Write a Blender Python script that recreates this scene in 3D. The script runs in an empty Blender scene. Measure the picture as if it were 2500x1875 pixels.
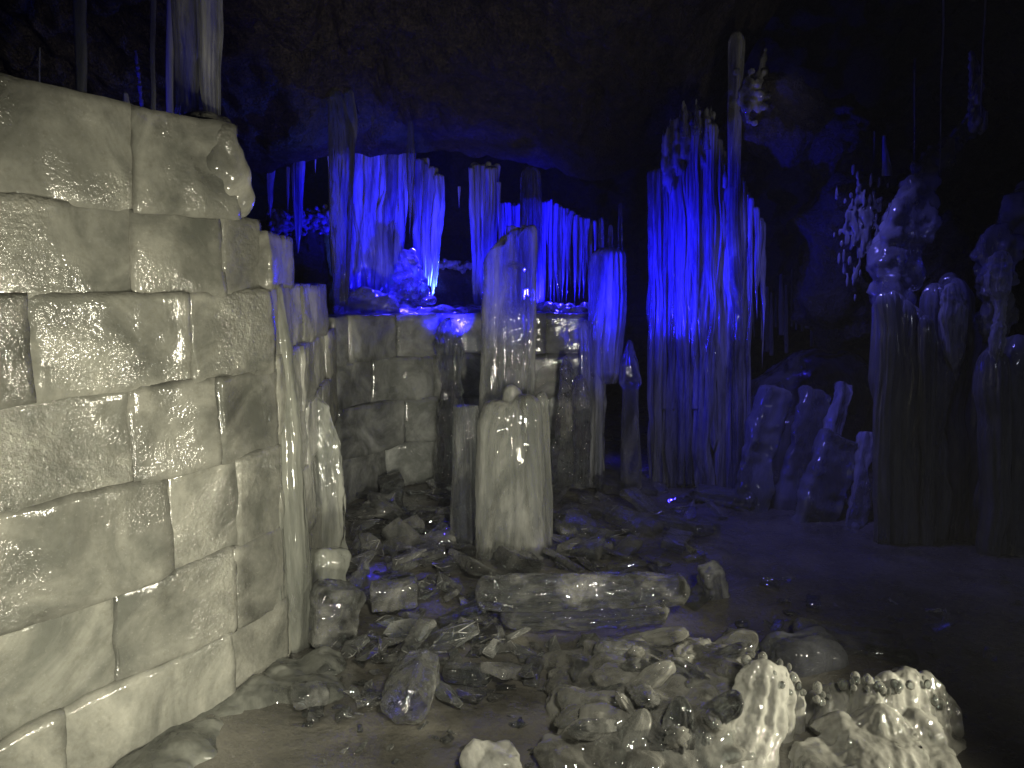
import bpy, bmesh, math, random
from mathutils import Vector, Matrix, noise, Euler
random.seed(7)
R = math.radians
FPX, PITCH, CAMZ = 1805.0, R(7.5), 1.5
C = bpy.context.scene.collection
SC = bpy.context.scene
cp, sp = math.cos(PITCH), math.sin(PITCH)

# ---------------------------------------------------------------- helpers
def P(px, py, Y):
    """world point at distance Y in front of the camera seen at photo pixel"""
    dx, dy = (px-1250)/FPX, (937.5-py)/FPX
    t = Y/(dy*sp+cp)
    return Vector((dx*t, Y, CAMZ+t*(dy*cp-sp)))
def F(px, py, z=0.0):
    dx, dy = (px-1250)/FPX, (937.5-py)/FPX
    t = (z-CAMZ)/(dy*cp-sp)
    return Vector((dx*t, t*(dy*sp+cp), z))
def fbm(v, o=4): return noise.fractal(v, 1.0, 2.0, o, noise_basis='PERLIN_ORIGINAL')
def tag(o, label=None, cat=None, group=None, kind=None):
    if label: o['label'] = label
    if cat: o['category'] = cat
    if group: o['group'] = group
    if kind or label: o['kind'] = kind or 'thing'
    return o
def smooth(me, on=True):
    me.polygons.foreach_set('use_smooth', [on]*len(me.polygons)); me.update()
def link(name, me, mat, loc=(0,0,0), parent=None, sm=True):
    if mat and not me.materials: me.materials.append(mat)
    if sm is not None: smooth(me, sm)
    o = bpy.data.objects.new(name, me); C.objects.link(o); o.location = loc
    if parent: o.parent = parent
    return o
def mesh_from(verts, faces, name='m'):
    me = bpy.data.meshes.new(name); me.from_pydata([tuple(v) for v in verts], [], faces); me.update(); return me
def lerp(a, b, t): return a+(b-a)*t
def sstep(a, b, x):
    t = max(0, min(1, (x-a)/(b-a))); return t*t*(3-2*t)

# ---------------------------------------------------------------- materials
def nodes(name):
    m = bpy.data.materials.new(name); m.use_nodes = True
    nt = m.node_tree; nt.nodes.clear(); out = nt.nodes.new('ShaderNodeOutputMaterial'); return m, nt, out
def N(nt, t, **kw):
    n = nt.nodes.new(t)
    for k, v in kw.items():
        if k in n.inputs: n.inputs[k].default_value = v
        else: setattr(n, k, v)
    return n
def noise_tex(nt, vec, scale, detail=3, rough=.55, stretch=None, dist=0.0):
    mp = N(nt, 'ShaderNodeMapping'); nt.links.new(vec, mp.inputs[0])
    if stretch: mp.inputs['Scale'].default_value = stretch
    n = N(nt, 'ShaderNodeTexNoise', Scale=scale, Detail=detail, Roughness=rough, Distortion=dist)
    nt.links.new(mp.outputs[0], n.inputs['Vector']); return n.outputs[0]
def ramp(nt, fac, a, b, ca, cb):
    r = N(nt, 'ShaderNodeValToRGB'); e = r.color_ramp.elements
    e[0].position, e[1].position = a, b; e[0].color, e[1].color = (*ca, 1), (*cb, 1)
    nt.links.new(fac, r.inputs[0]); return r.outputs[0]
def mrange(nt, v, a, b, c, d):
    m = N(nt, 'ShaderNodeMapRange'); m.inputs[1].default_value = a; m.inputs[2].default_value = b
    m.inputs[3].default_value = c; m.inputs[4].default_value = d; nt.links.new(v, m.inputs[0]); return m.outputs[0]
def bump(nt, h, strength, dist, prev=None):
    b = N(nt, 'ShaderNodeBump', Strength=strength, Distance=dist); nt.links.new(h, b.inputs['Height'])
    if prev: nt.links.new(prev, b.inputs['Normal'])
    return b.outputs[0]
def ice(name, ca, cb, cloud=(.5, .9), thr=(.35, .65), rim=.35, see=.5, rough=.25, sss=.06, fine=(60, .8, .012), streak=(1, 1, 1), big=(9, .5, .02),
        cscale=5, tint=(.90, .95, .96), crough=.01, rnd=.12, vein=.85, cstretch=None, gloss=.04, ior=1.5, speck=0):
    """cloudy scattering ice mixed by noise with see-through ice, under a wet glossy skin"""
    m, nt, out = nodes(name); L = nt.links.new
    tc = N(nt, 'ShaderNodeTexCoord'); vec = tc.outputs['Object']
    info = N(nt, 'ShaderNodeObjectInfo')
    ad = N(nt, 'ShaderNodeVectorMath', operation='ADD'); L(vec, ad.inputs[0])
    ml = N(nt, 'ShaderNodeVectorMath', operation='MULTIPLY'); ml.inputs[1].default_value = (37, 19, 23)
    cx = N(nt, 'ShaderNodeCombineXYZ')
    for i in range(3): L(info.outputs['Random'], cx.inputs[i])
    L(cx.outputs[0], ml.inputs[0]); L(ml.outputs[0], ad.inputs[1]); vec = ad.outputs[0]
    n1 = noise_tex(nt, vec, cscale, 5, .62, cstretch or streak, .6)
    n2 = noise_tex(nt, vec, fine[0], 2, .6, streak)
    n3 = noise_tex(nt, vec, big[0], 2, .5, streak, .3)
    n4 = noise_tex(nt, vec, cscale*4.3, 4, .7, cstretch or streak, 1.2)
    n5 = noise_tex(nt, vec, 2.6, 2, .5)
    bs = bump(nt, n3, big[1], big[2])
    gl = N(nt, 'ShaderNodeBump', Distance=fine[2]); L(n2, gl.inputs['Height']); L(bs, gl.inputs['Normal'])
    L(mrange(nt, n5, .47, .65, fine[1]*.15, fine[1]), gl.inputs['Strength']); bg = gl.outputs[0]
    hv = N(nt, 'ShaderNodeHueSaturation'); L(ramp(nt, n1, .33, .68, ca, cb), hv.inputs['Color']); L(mrange(nt, info.outputs['Random'], 0, 1, 1-rnd, 1+rnd), hv.inputs['Value'])
    hv2 = N(nt, 'ShaderNodeHueSaturation'); L(hv.outputs[0], hv2.inputs['Color']); L(mrange(nt, n4, .3, .62, vein, 1.04), hv2.inputs['Value'])
    col = hv2.outputs[0]
    if speck:   # pale flecks for air bubbles and painted sparkle, dark grit
        s1 = noise_tex(nt, vec, 120, 2, .6); s2 = noise_tex(nt, vec, 46, 4, .75)
        q1 = N(nt, 'ShaderNodeMixRGB', blend_type='MIX'); L(mrange(nt, s1, .64, .70, 0, speck), q1.inputs[0]); L(col, q1.inputs[1]); q1.inputs[2].default_value = (.85, .85, .76, 1)
        q2 = N(nt, 'ShaderNodeMixRGB', blend_type='MULTIPLY'); q2.inputs[0].default_value = 1; L(q1.outputs[0], q2.inputs[1]); L(ramp(nt, s2, .30, .5, (.86, .85, .82), (1, 1, 1)), q2.inputs[2]); col = q2.outputs[0]
    if sss:
        a = N(nt, 'ShaderNodeBsdfPrincipled', Roughness=rough, IOR=1.31); a.inputs['Specular IOR Level'].default_value = .2
        L(col, a.inputs['Base Color']); L(bs, a.inputs['Normal'])
        a.inputs['Subsurface Weight'].default_value = 1.0; a.inputs['Subsurface Radius'].default_value = (1, 1, 1.1)
        a.inputs['Subsurface Scale'].default_value = sss; milky = a.outputs[0]
    else:
        d = N(nt, 'ShaderNodeBsdfDiffuse'); t = N(nt, 'ShaderNodeBsdfTranslucent'); L(col, d.inputs[0]); L(col, t.inputs[0]); L(bg, d.inputs['Normal']); L(bs, t.inputs['Normal'])
        x = N(nt, 'ShaderNodeMixShader'); x.inputs[0].default_value = .45; L(d.outputs[0], x.inputs[1]); L(t.outputs[0], x.inputs[2]); milky = x.outputs[0]
    g = N(nt, 'ShaderNodeBsdfPrincipled', Roughness=crough, IOR=1.31); g.inputs['Transmission Weight'].default_value = 1
    g.inputs['Base Color'].default_value = (*tint, 1); L(bs, g.inputs['Normal'])
    tr = N(nt, 'ShaderNodeBsdfTransparent'); tr.inputs[0].default_value = (*tint, 1)
    inner = N(nt, 'ShaderNodeMixShader'); inner.inputs[0].default_value = see; L(g.outputs[0], inner.inputs[1]); L(tr.outputs[0], inner.inputs[2])
    lw = N(nt, 'ShaderNodeLayerWeight', Blend=.35); L(bs, lw.inputs['Normal'])
    rm = N(nt, 'ShaderNodeMath', operation='MULTIPLY_ADD', use_clamp=True); L(lw.outputs['Facing'], rm.inputs[0]); rm.inputs[1].default_value = rim
    L(mrange(nt, n1, thr[0], thr[1], cloud[0], cloud[1]), rm.inputs[2])
    mx = N(nt, 'ShaderNodeMixShader'); L(rm.outputs[0], mx.inputs[0]); L(inner.outputs[0], mx.inputs[1]); L(milky, mx.inputs[2])
    fr = N(nt, 'ShaderNodeFresnel', IOR=ior); L(bs, fr.inputs['Normal'])
    gs = N(nt, 'ShaderNodeBsdfGlossy', Roughness=gloss); L(bg, gs.inputs['Normal'])
    fin = N(nt, 'ShaderNodeMixShader'); L(fr.outputs[0], fin.inputs[0]); L(mx.outputs[0], fin.inputs[1]); L(gs.outputs[0], fin.inputs[2]); L(fin.outputs[0], out.inputs[0])
    return m
ICE = {}
ICE['block'] = ice('ice_block', (.35, .355, .31), (.62, .615, .53), cloud=(.38, .88), rim=.15, see=.65, sss=0, fine=(72, 1, .008), big=(8, .4, .015), cscale=3.2, rnd=.16, vein=.88, speck=.3, gloss=.14, ior=1.65)
ICE['core'] = ice('ice_backing', (.40, .40, .34), (.60, .60, .50), cloud=(.85, 1), rim=0, see=.5, sss=0, fine=(40, .5, .004), cscale=4, vein=.85)
ICE['bluish'] = ice('ice_back_block', (.42, .44, .42), (.68, .70, .66), cloud=(.3, .85), rim=.2, see=.65, sss=0, fine=(40, 1, .010), big=(7, .5, .025), cscale=4, vein=.88, gloss=.1, ior=1.65)
ICE['fused'] = ice('ice_fused', (.38, .40, .35), (.64, .65, .56), cloud=(.25, .8), rim=.25, see=.6, sss=0, fine=(40, 1, .010), streak=(1, 1, .22), big=(8, .7, .03), cscale=4, cstretch=(1, 1, .3), vein=.88, gloss=.1, ior=1.65)
ICE['column'] = ice('ice_column', (.50, .52, .51), (.82, .83, .78), cloud=(.06, .6), thr=(.42, .7), rim=.4, sss=0, fine=(34, 1, .014), streak=(1, 1, .16), big=(14, .7, .02), cscale=6, cstretch=(1, 1, .2))
ICE['curtain'] = ice('ice_curtain', (.50, .52, .56), (.84, .86, .90), cloud=(.18, .8), rim=.25, sss=0, fine=(34, 1, .016), streak=(1, 1, .08), big=(17, .9, .03), cscale=11, cstretch=(1, 1, .12), vein=.8)
ICE['clear'] = ice('ice_clear', (.5, .51, .48), (.85, .85, .78), cloud=(.03, .4), thr=(.5, .75), rim=.38, see=.4, sss=0, fine=(30, 1, .014), big=(9, .9, .045), cscale=5, vein=.92, ior=1.6)
ICE['clearcol'] = ice('ice_clear_column', (.5, .52, .52), (.8, .81, .78), cloud=(.04, .45), thr=(.5, .75), rim=.4, see=.4, sss=0, fine=(34, 1, .014), streak=(1, 1, .2), big=(14, .9, .025), cscale=8, cstretch=(1, 1, .2), vein=.85, ior=1.6)
ICE['shard'] = ice('ice_shard', (.5, .5, .48), (.78, .78, .72), cloud=(.03, .26), thr=(.45, .75), rim=.28, see=.7, sss=0, fine=(30, .8, .006), big=(7, .7, .02), cscale=4, rnd=.4, vein=.93, ior=1.7)
ICE['edge'] = ice('ice_bright_edge', (.45, .45, .42), (.75, .75, .7), cloud=(.05, .7), thr=(.45, .62), rim=.2, sss=0, fine=(60, .5, .005), cscale=22, vein=.95, ior=1.7, gloss=.12, rnd=.3)  # cloudier bevel faces imitate shard edges catching the light
ICE['frost'] = ice('ice_frosted', (.66, .65, .57), (.90, .89, .79), cloud=(.2, .75), rim=.3, see=.55, sss=0, fine=(40, 1, .009), streak=(1, 1, .5), big=(12, .9, .03), cscale=5, cstretch=(1, 1, .3), vein=.9, ior=1.6, gloss=.06)
ICE['stump'] = ice('ice_milky_stump', (.48, .49, .43), (.82, .82, .74), cloud=(.12, .6), rim=.35, sss=0, fine=(36, 1, .012), streak=(1, 1, .25), big=(9, .8, .03), cscale=6, cstretch=(1, 1, .18), vein=.85)
ICE['knob'] = ice('ice_knob', (.6, .59, .52), (.88, .87, .77), cloud=(.07, .36), thr=(.42, .7), rim=.55, see=.65, sss=0, fine=(40, .6, .006), big=(11, .8, .025), cscale=5, vein=.93, ior=1.65)
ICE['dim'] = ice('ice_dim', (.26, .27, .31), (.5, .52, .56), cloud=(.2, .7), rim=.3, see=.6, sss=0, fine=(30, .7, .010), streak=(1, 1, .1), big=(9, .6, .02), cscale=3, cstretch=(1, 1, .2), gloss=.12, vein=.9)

def rockmat(name, ca, cb, rough=(.35, .8), s=1.0):
    m, nt, out = nodes(name)
    tc = N(nt, 'ShaderNodeTexCoord'); vec = tc.outputs['Object']
    n1 = noise_tex(nt, vec, 2.2*s, 7, .65); n2 = noise_tex(nt, vec, 14*s, 6, .7); n3 = noise_tex(nt, vec, 60*s, 3, .7)
    vo = N(nt, 'ShaderNodeTexVoronoi', Scale=7*s); nt.links.new(vec, vo.inputs['Vector'])
    b = bump(nt, n1, .8, .15); b = bump(nt, vo.outputs[0], .8, .06, b); b = bump(nt, n2, 1, .08, b); b = bump(nt, n3, 1, .025, b)
    a = N(nt, 'ShaderNodeBsdfPrincipled', IOR=1.4)
    q = N(nt, 'ShaderNodeMixRGB', blend_type='MULTIPLY'); q.inputs[0].default_value = 1; nt.links.new(ramp(nt, n2, .35, .65, ca, cb), q.inputs[1]); nt.links.new(ramp(nt, n3, .4, .62, (.35, .33, .3), (1.5, 1.45, 1.4)), q.inputs[2])
    nt.links.new(q.outputs[0], a.inputs['Base Color'])
    nt.links.new(mrange(nt, n3, .3, .6, rough[0], rough[1]), a.inputs['Roughness'])
    nt.links.new(b, a.inputs['Normal']); nt.links.new(a.outputs[0], out.inputs[0]); return m
ROCK = rockmat('dark_lava_rock', (.009, .0075, .006), (.062, .053, .041))
ROCKF = rockmat('far_rock', (.01, .01, .01), (.03, .03, .03))
def floormat():
    m, nt, out = nodes('wet_ice_floor')
    tc = N(nt, 'ShaderNodeTexCoord'); vec = tc.outputs['Object']
    n1 = noise_tex(nt, vec, 1.6, 6, .65, None, .2); n2 = noise_tex(nt, vec, 11, 5, .65); n3 = noise_tex(nt, vec, 42, 3, .6)
    b = bump(nt, n1, .5, .06); b = bump(nt, n2, .5, .02, b); bc = bump(nt, n3, .8, .006, b)
    a = N(nt, 'ShaderNodeBsdfPrincipled', IOR=1.33)
    nt.links.new(ramp(nt, n1, .35, .66, (.07, .066, .054), (.18, .172, .142)), a.inputs['Base Color'])
    nt.links.new(mrange(nt, n2, .35, .6, .12, .45), a.inputs['Roughness'])
    a.inputs['Coat Weight'].default_value = 1; a.inputs['Coat IOR'].default_value = 1.6; a.inputs['Coat Roughness'].default_value = .07
    nt.links.new(bc, a.inputs['Coat Normal'])
    nt.links.new(b, a.inputs['Normal']); nt.links.new(a.outputs[0], out.inputs[0]); return m
FLOOR = floormat()

# ---------------------------------------------------------------- shape makers
def grid_mesh(fn, nu, nv):
    vs = [fn(i/nu, j/nv) for j in range(nv+1) for i in range(nu+1)]
    fs = [(j*(nu+1)+i, j*(nu+1)+i+1, (j+1)*(nu+1)+i+1, (j+1)*(nu+1)+i) for j in range(nv) for i in range(nu)]
    return mesh_from(vs, fs)
def roundbox(hx, hy, hz, r, amp, seed, step=.03, taper=0.0):
    nx, ny, nz = [max(4, int(2*h/step)) for h in (hx, hy, hz)]
    bm = bmesh.new(); key = {}
    def v(i, j, k):
        if (i, j, k) in key: return key[(i, j, k)]
        p = Vector((lerp(-hx, hx, i/nx), lerp(-hy, hy, j/ny), lerp(-hz, hz, k/nz)))
        q = Vector([max(-h+r, min(h-r, c)) for c, h in zip(p, (hx, hy, hz))]); d = p-q
        n = d.normalized() if d.length > 1e-9 else Vector((0, 0, 1))
        w = q+n*r
        s = Vector((seed*3.1, seed*1.7, seed*.9))
        w += n*(amp*(fbm(w*5+s, 3)*1.4+.45*fbm(w*17+s, 3)))
        w += Vector((noise.noise(w*3+s), noise.noise(w*3+s*2), noise.noise(w*3+s*3)))*amp*1.2
        if taper: f = 1-taper*(w.z/hz); w.x *= f; w.y *= f
        key[(i, j, k)] = bm.verts.new(w); return key[(i, j, k)]
    for i in range(nx):
        for j in range(ny):
            bm.faces.new([v(i, j, 0), v(i, j+1, 0), v(i+1, j+1, 0), v(i+1, j, 0)]); bm.faces.new([v(i, j, nz), v(i+1, j, nz), v(i+1, j+1, nz), v(i, j+1, nz)])
        for k in range(nz):
            bm.faces.new([v(i, 0, k), v(i+1, 0, k), v(i+1, 0, k+1), v(i, 0, k+1)]); bm.faces.new([v(i, ny, k), v(i, ny, k+1), v(i+1, ny, k+1), v(i+1, ny, k)])
    for j in range(ny):
        for k in range(nz):
            bm.faces.new([v(0, j, k), v(0, j, k+1), v(0, j+1, k+1), v(0, j+1, k)]); bm.faces.new([v(nx, j, k), v(nx, j+1, k), v(nx, j+1, k+1), v(nx, j, k+1)])
    me = bpy.data.meshes.new('b'); bm.to_mesh(me); bm.free(); return me
def col_mesh(levels, nth=72, nz=90, flute=.12, freq=3.5, fz=.7, seed=0., dome=.5, low=.05, lump=.0, dflat=.8, jag=0., tip=0., slope=0.):
    """levels: list of (x, z, halfwidth, y) top to bottom, relative; returns mesh."""
    top, bot = levels[0][1], levels[-1][1]; H = top-bot
    def at(z):
        for a, b in zip(levels, levels[1:]):
            if z <= a[1]+1e-9 and z >= b[1]-1e-9:
                t = (a[1]-z)/max(1e-6, a[1]-b[1]); t2 = t*t*(3-2*t)
                return lerp(a[0], b[0], t2), lerp(a[2], b[2], t2), lerp(a[3], b[3], t)
        return levels[-1][0], levels[-1][2], levels[-1][3]
    vs, fs = [], []
    wtop = levels[0][2]; dh = max(.004, wtop*dome*2)
    zs = []
    nd = 10 if dome > 0 else 1
    for i in range(nd): zs.append(top-dh*(1-math.cos((i+.35)/nd*math.pi/2)))
    z0 = zs[-1]
    for i in range(1, nz+1): zs.append(z0+(bot-z0)*i/nz)
    for z in zs:
        cx, w, cy = at(z)
        k = 1.0
        if dome > 0 and z > top-dh:
            t = (top-z)/dh; k = math.sqrt(max(0, 1-(1-t)**2))
        if tip > 0 and z < bot+tip: k *= max(.03, (max(0, z-bot)/tip)**.7)
        for i in range(nth):
            th = 2*math.pi*i/nth; c, s = math.cos(th), math.sin(th)
            wp = .35*noise.noise(Vector((seed, z*1.1*fz+seed, th)))
            c2, s2 = math.cos(th+wp), math.sin(th+wp)
            q = Vector((c2*freq*.5+seed, s2*freq*.5-seed*.7, z*fz+seed*.3))
            f = noise.noise(q); g = noise.noise(Vector((c2*freq*1.3+seed, s2*freq*1.3, z*fz*1.3)))
            h = noise.noise(Vector((c2*freq*3+seed, s2*freq*3, z*fz*2.5)))
            rr = 1+flute*(1.5*abs(f)*2-.55)+flute*.8*g+flute*.35*h
            rr += .035*noise.noise(Vector((c*1.5+seed, s*1.5, z*9)))+.02*noise.noise(Vector((c*2+seed, s*2, z*24)))
            rr += lump*fbm(Vector((c*1.5+seed, s*1.5, z/max(.02, w)*.7)), 3)
            ox = low*noise.noise(Vector((seed, z*2.1, 0)))*w*3*(min(1, (top-z)/.2))
            x = cx+ox+c*w*rr*k; y = cy+s*w*dflat*rr*k
            zz = z
            if slope: zz += slope*c*w*sstep(top-.22, top-.02, z)*(k if k < 1 else 1)
            if jag and z > top-dh*1.5: zz += jag*noise.noise(Vector((c*1.3+seed, s*1.3, seed)))*k
            vs.append((x, y, zz))
    n = len(zs)
    for j in range(n-1):
        for i in range(nth):
            a = j*nth+i; b = j*nth+(i+1) % nth; fs.append((a, a+nth, b+nth, b))
    vs.append((levels[0][0], levels[0][3], zs[0]+(.002 if dome > 0 else 0))); t = len(vs)-1
    vs.append((at(bot)[0], at(bot)[2], bot)); u = len(vs)-1
    for i in range(nth):
        fs.append((t, i, (i+1) % nth)); fs.append((u, (n-1)*nth+(i+1) % nth, (n-1)*nth+i))
    return vs, fs
def prof(pr, Y, origin):
    """pr: (py, pxl, pxr[, dY])"""
    L = []
    for r in pr:
        y = Y+(r[3] if len(r) > 3 else 0)
        a, b = P(r[1], r[0], y), P(r[2], r[0], y)
        L.append(((a.x+b.x)/2-origin.x, a.z-origin.z, (b.x-a.x)/2*.96, y-origin.y))
    return L
def base_of(pr, Y):
    r = pr[-1]; return P((r[1]+r[2])/2, r[0], Y+(r[3] if len(r) > 3 else 0))
def column(name, pr, Y, mat, label, cat, group=None, parent=None, **kw):
    o0 = base_of(pr, Y) if parent is None else parent.location
    vs, fs = col_mesh(prof(pr, Y, o0), **kw)
    o = link(name, mesh_from(vs, fs), ICE[mat] if isinstance(mat, str) else mat, o0 if parent is None else (0, 0, 0), parent)
    if parent is None: tag(o, label, cat, group)
    elif label: o['label'] = label
    return o
def multi(name, cols, Y, mat, label, cat, group=None, voxel=0, **kw):
    """several fused columns forming one thing, one mesh"""
    o0 = base_of(cols[0][0], Y); VS, FS = [], []
    for pr, k in cols:
        kk = dict(kw); kk.update(k); dy = kk.pop('dY', 0)
        vs, fs = col_mesh(prof(pr, Y+dy, o0), **kk); n = len(VS); VS += vs; FS += [tuple(a+n for a in f) for f in fs]
    me = mesh_from(VS, FS)
    if voxel: me = remesh(me, voxel, 1)
    o = link(name, me, ICE[mat], o0); return tag(o, label, cat, group)
TMP = bpy.data.scenes.new('work')
def remesh(me, voxel, sm=2, disp=None):
    o = bpy.data.objects.new('tmp', me); TMP.collection.objects.link(o)
    m = o.modifiers.new('r', 'REMESH'); m.mode = 'VOXEL'; m.voxel_size = voxel
    if sm: s = o.modifiers.new('s', 'SMOOTH'); s.iterations = sm; s.factor = .5
    TMP.view_layers[0].update(); dg = TMP.view_layers[0].depsgraph; nm = bpy.data.meshes.new_from_object(o.evaluated_get(dg))
    bpy.data.objects.remove(o); nm.materials.clear()
    if disp:
        co = [v.co+v.normal*disp(v.co) for v in nm.vertices]
        nm.vertices.foreach_set('co', [c for v in co for c in v])
        nm.update()
    return nm
def blobs(lst, sub=3):
    """lst of (center, (rx,ry,rz) or r, euler|None)"""
    bm = bmesh.new()
    for c, r, e in lst:
        if not hasattr(r, '__len__'): r = (r, r, r)
        M = Matrix.Translation(c) @ (Euler(e).to_matrix().to_4x4() if e else Matrix()) @ Matrix.Diagonal((*r, 1))
        bmesh.ops.create_icosphere(bm, subdivisions=sub, radius=1, matrix=M)
    me = bpy.data.meshes.new('bl'); bm.to_mesh(me); bm.free(); return me

# ---------------------------------------------------------------- setting
def hfloor(x, y):
    h = .035*fbm(Vector((x*1.1, y*1.1, 3)), 4)+.02*fbm(Vector((x*4, y*4, 8)), 3)
    h += .30*sstep(1.3, 3.2, x)*sstep(3.2, 1.5, y)*.3
    h += .18*sstep(5.7, 7.5, y)*1.0
    return h
def ffl(u, v):
    x, y = lerp(-5, 7, u), lerp(-2.5, 11, v); return (x, y, hfloor(x, y))
tag(link('floor', grid_mesh(ffl, 240, 270), FLOOR), kind='structure')
LIP = [(-4, 2.5), (-2.35, 2.42), (-1.75, 2.50), (-1.35, 2.62), (-.9, 2.67), (-.4, 2.63), (.2, 2.52), (.7, 2.42), (1.2, 2.5), (1.6, 2.9), (2.2, 3.8), (7, 4.4)]
def lipz(x):
    for a, b in zip(LIP, LIP[1:]):
        if a[0] <= x <= b[0]: return lerp(a[1], b[1], (x-a[0])/(b[0]-a[0]))
    return LIP[0][1] if x < -4 else LIP[-1][1]
def ceil_f(u, v):
    x, y = lerp(-5, 6, u), lerp(-2.4, 10, v)
    z = lipz(x)
    if y < 6.4: z += .48*(6.4-y)*(1 if y > 3 else 1) if y > 2.5 else .48*3.9
    else: z += 1.3*sstep(6.42, 7.2, y)
    a = .16*fbm(Vector((x*.9, y*.9, 1.5)), 5)+.07*fbm(Vector((x*3.5, y*3.5, 4)), 4)
    a += .04*fbm(Vector((x*9, y*9, 6)), 3)
    k = .35+.65*sstep(.1, .5, abs(y-6.4))
    a -= .10*max(0, .12-abs(fbm(Vector((x*.8+3, y*.8, 9)), 3)))/.12*-1
    return (x+.15*noise.noise(Vector((x, y, 7))), y+.12*noise.noise(Vector((x*1.5, y, 2))), z+a*k)
tag(link('ceiling', grid_mesh(ceil_f, 380, 400), ROCK), kind='structure')
def wall_sheet(name, a, b, z0, z1, amp, mat, seed):
    a, b = Vector(a), Vector(b); d = (b-a); nrm = Vector((-d.y, d.x)).normalized()
    def f(u, v):
        p = a+d*u; z = lerp(z0, z1, v); q = Vector((p.x*.9, p.y*.9+seed, z*.9))
        o = amp*(fbm(q, 5)+.35*fbm(q*4, 4)); return (p.x+nrm.x*o, p.y+nrm.y*o, z)
    return tag(link(name, grid_mesh(f, int(d.length*14), int((z1-z0)*14)), mat), kind='structure')
wall_sheet('cave_wall', (-5, 9.2), (6, 8.8), -.3, 5, .7, ROCKF, 1)
wall_sheet('cave_wall', (-4.2, -2), (-4.0, 9.3), -.3, 5, .6, ROCKF, 2)
wall_sheet('cave_wall', (5.2, 9.2), (4.6, -2), -.3, 5, .6, ROCKF, 3)
wall_sheet('cave_wall', (5, -2.2), (-4.5, -2.2), -.3, 5, .3, ROCKF, 4)

# ---------------------------------------------------------------- stacked block wall
PLAN = [(-1.95, .9), (-1.5, 1.75), (-1.28, 2.15), (-1.0, 2.6), (-.92, 2.85), (-1.02, 3.6), (-1.12, 4.3), (-1.18, 4.9), (-1.0, 5.4), (-.5, 5.65), (.1, 5.7), (.9, 5.6), (1.2, 5.5)]
def planpt(px):
    k = (px-1250)/FPX/cp   # x/y slope near the horizon
    for (x0, y0), (x1, y1) in zip(PLAN, PLAN[1:]):
        f0, f1 = x0-k*y0, x1-k*y1
        if f0*f1 <= 0:
            t = f0/(f0-f1); return Vector((lerp(x0, x1, t), lerp(y0, y1, t)))
    return Vector(PLAN[0]) if k < -1 else Vector(PLAN[-1])
ORD = ['first', 'second', 'third', 'fourth', 'fifth', 'sixth', 'seventh', 'eighth']
nb = [0]
def lay(courses, section, mat, thick=.34, group='ice blocks stacked in the curved wall', desc=None):
    nC = len(courses)
    for ci, (z0, z1, js) in enumerate(courses):
        row = 'top' if ci == nC-1 else ('bottom' if ci == 0 else ORD[ci])
        for bi, (pa, pb) in enumerate(zip(js, js[1:])):
            A, B = planpt(pa), planpt(pb); d = B-A; L = d.length
            nrm = Vector((d.y, -d.x)).normalized()
            if nrm.y > 0 and abs(nrm.y) > .5: nrm = -nrm
            if nrm.x < 0 and abs(nrm.y) <= .5: nrm = -nrm
            nb[0] += 1; s = nb[0]; rnd = random.Random(s*13+5)
            off = rnd.uniform(-.026, .004)
            mid = (A+B)/2-nrm*(thick/2+off)
            me = roundbox(L/2+.010, thick/2, (z1-z0)/2+.010, rnd.uniform(.006, .016), .008, s, .024 if mid.y < 3.5 else .04)
            lab = desc.format(row=row+' course' if row in ('top', 'bottom') else row+' course up', n=ORD[min(7, bi)])
            o = link('ice_block', me, ICE[mat], (mid.x, mid.y, (z0+z1)/2))
            o.rotation_euler = (rnd.uniform(-.015, .015), rnd.uniform(-.012, .012), math.atan2(d.y, d.x)+rnd.uniform(-.02, .02))
            tag(o, lab, 'ice block', group)
lay([(-.03, .25, [-620, 70, 520, 672]), (.25, .55, [-700, -160, 240, 545, 668]), (.55, .88, [-600, -210, 392, 565, 667]),
     (.88, 1.18, [-640, -60, 315, 525, 664]), (1.18, 1.475, [-700, 72, 472, 660]), (1.475, 1.74, [-550, 345, 562, 652]), (1.74, 2.05, [-560, 362, 592])],
    'near', 'block', .36, desc='pale ice block, {n} from left in {row} of tall left wall')
lay([(0, .30, [668, 700, 735, 772, 816]), (.30, .62, [668, 690, 722, 755, 800, 816]), (.62, .93, [668, 705, 740, 780, 816]), (.93, 1.22, [667, 690, 726, 762, 800, 818]), (1.22, 1.50, [664, 706, 745, 800])],
    'mid', 'block', .34, desc='grey ice block, {n} from front in {row} of receding middle wall')
lay([(1.50, 1.70, [652, 716])], 'step', 'block', .3, desc='squared translucent ice block alone on the receding middle wall, beside the tall left wall')
lay([(0, .33, [822, 935, 1085, 1260, 1400, 1475]), (.33, .66, [822, 985, 1140, 1310, 1475]), (.66, .98, [820, 905, 1060, 1240, 1385, 1475]), (.98, 1.29, [818, 855, 968, 1075, 1190, 1330, 1432])],
    'back', 'bluish', .36, desc='cloudy ice block, {n} from left in {row} of low back wall')

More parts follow.
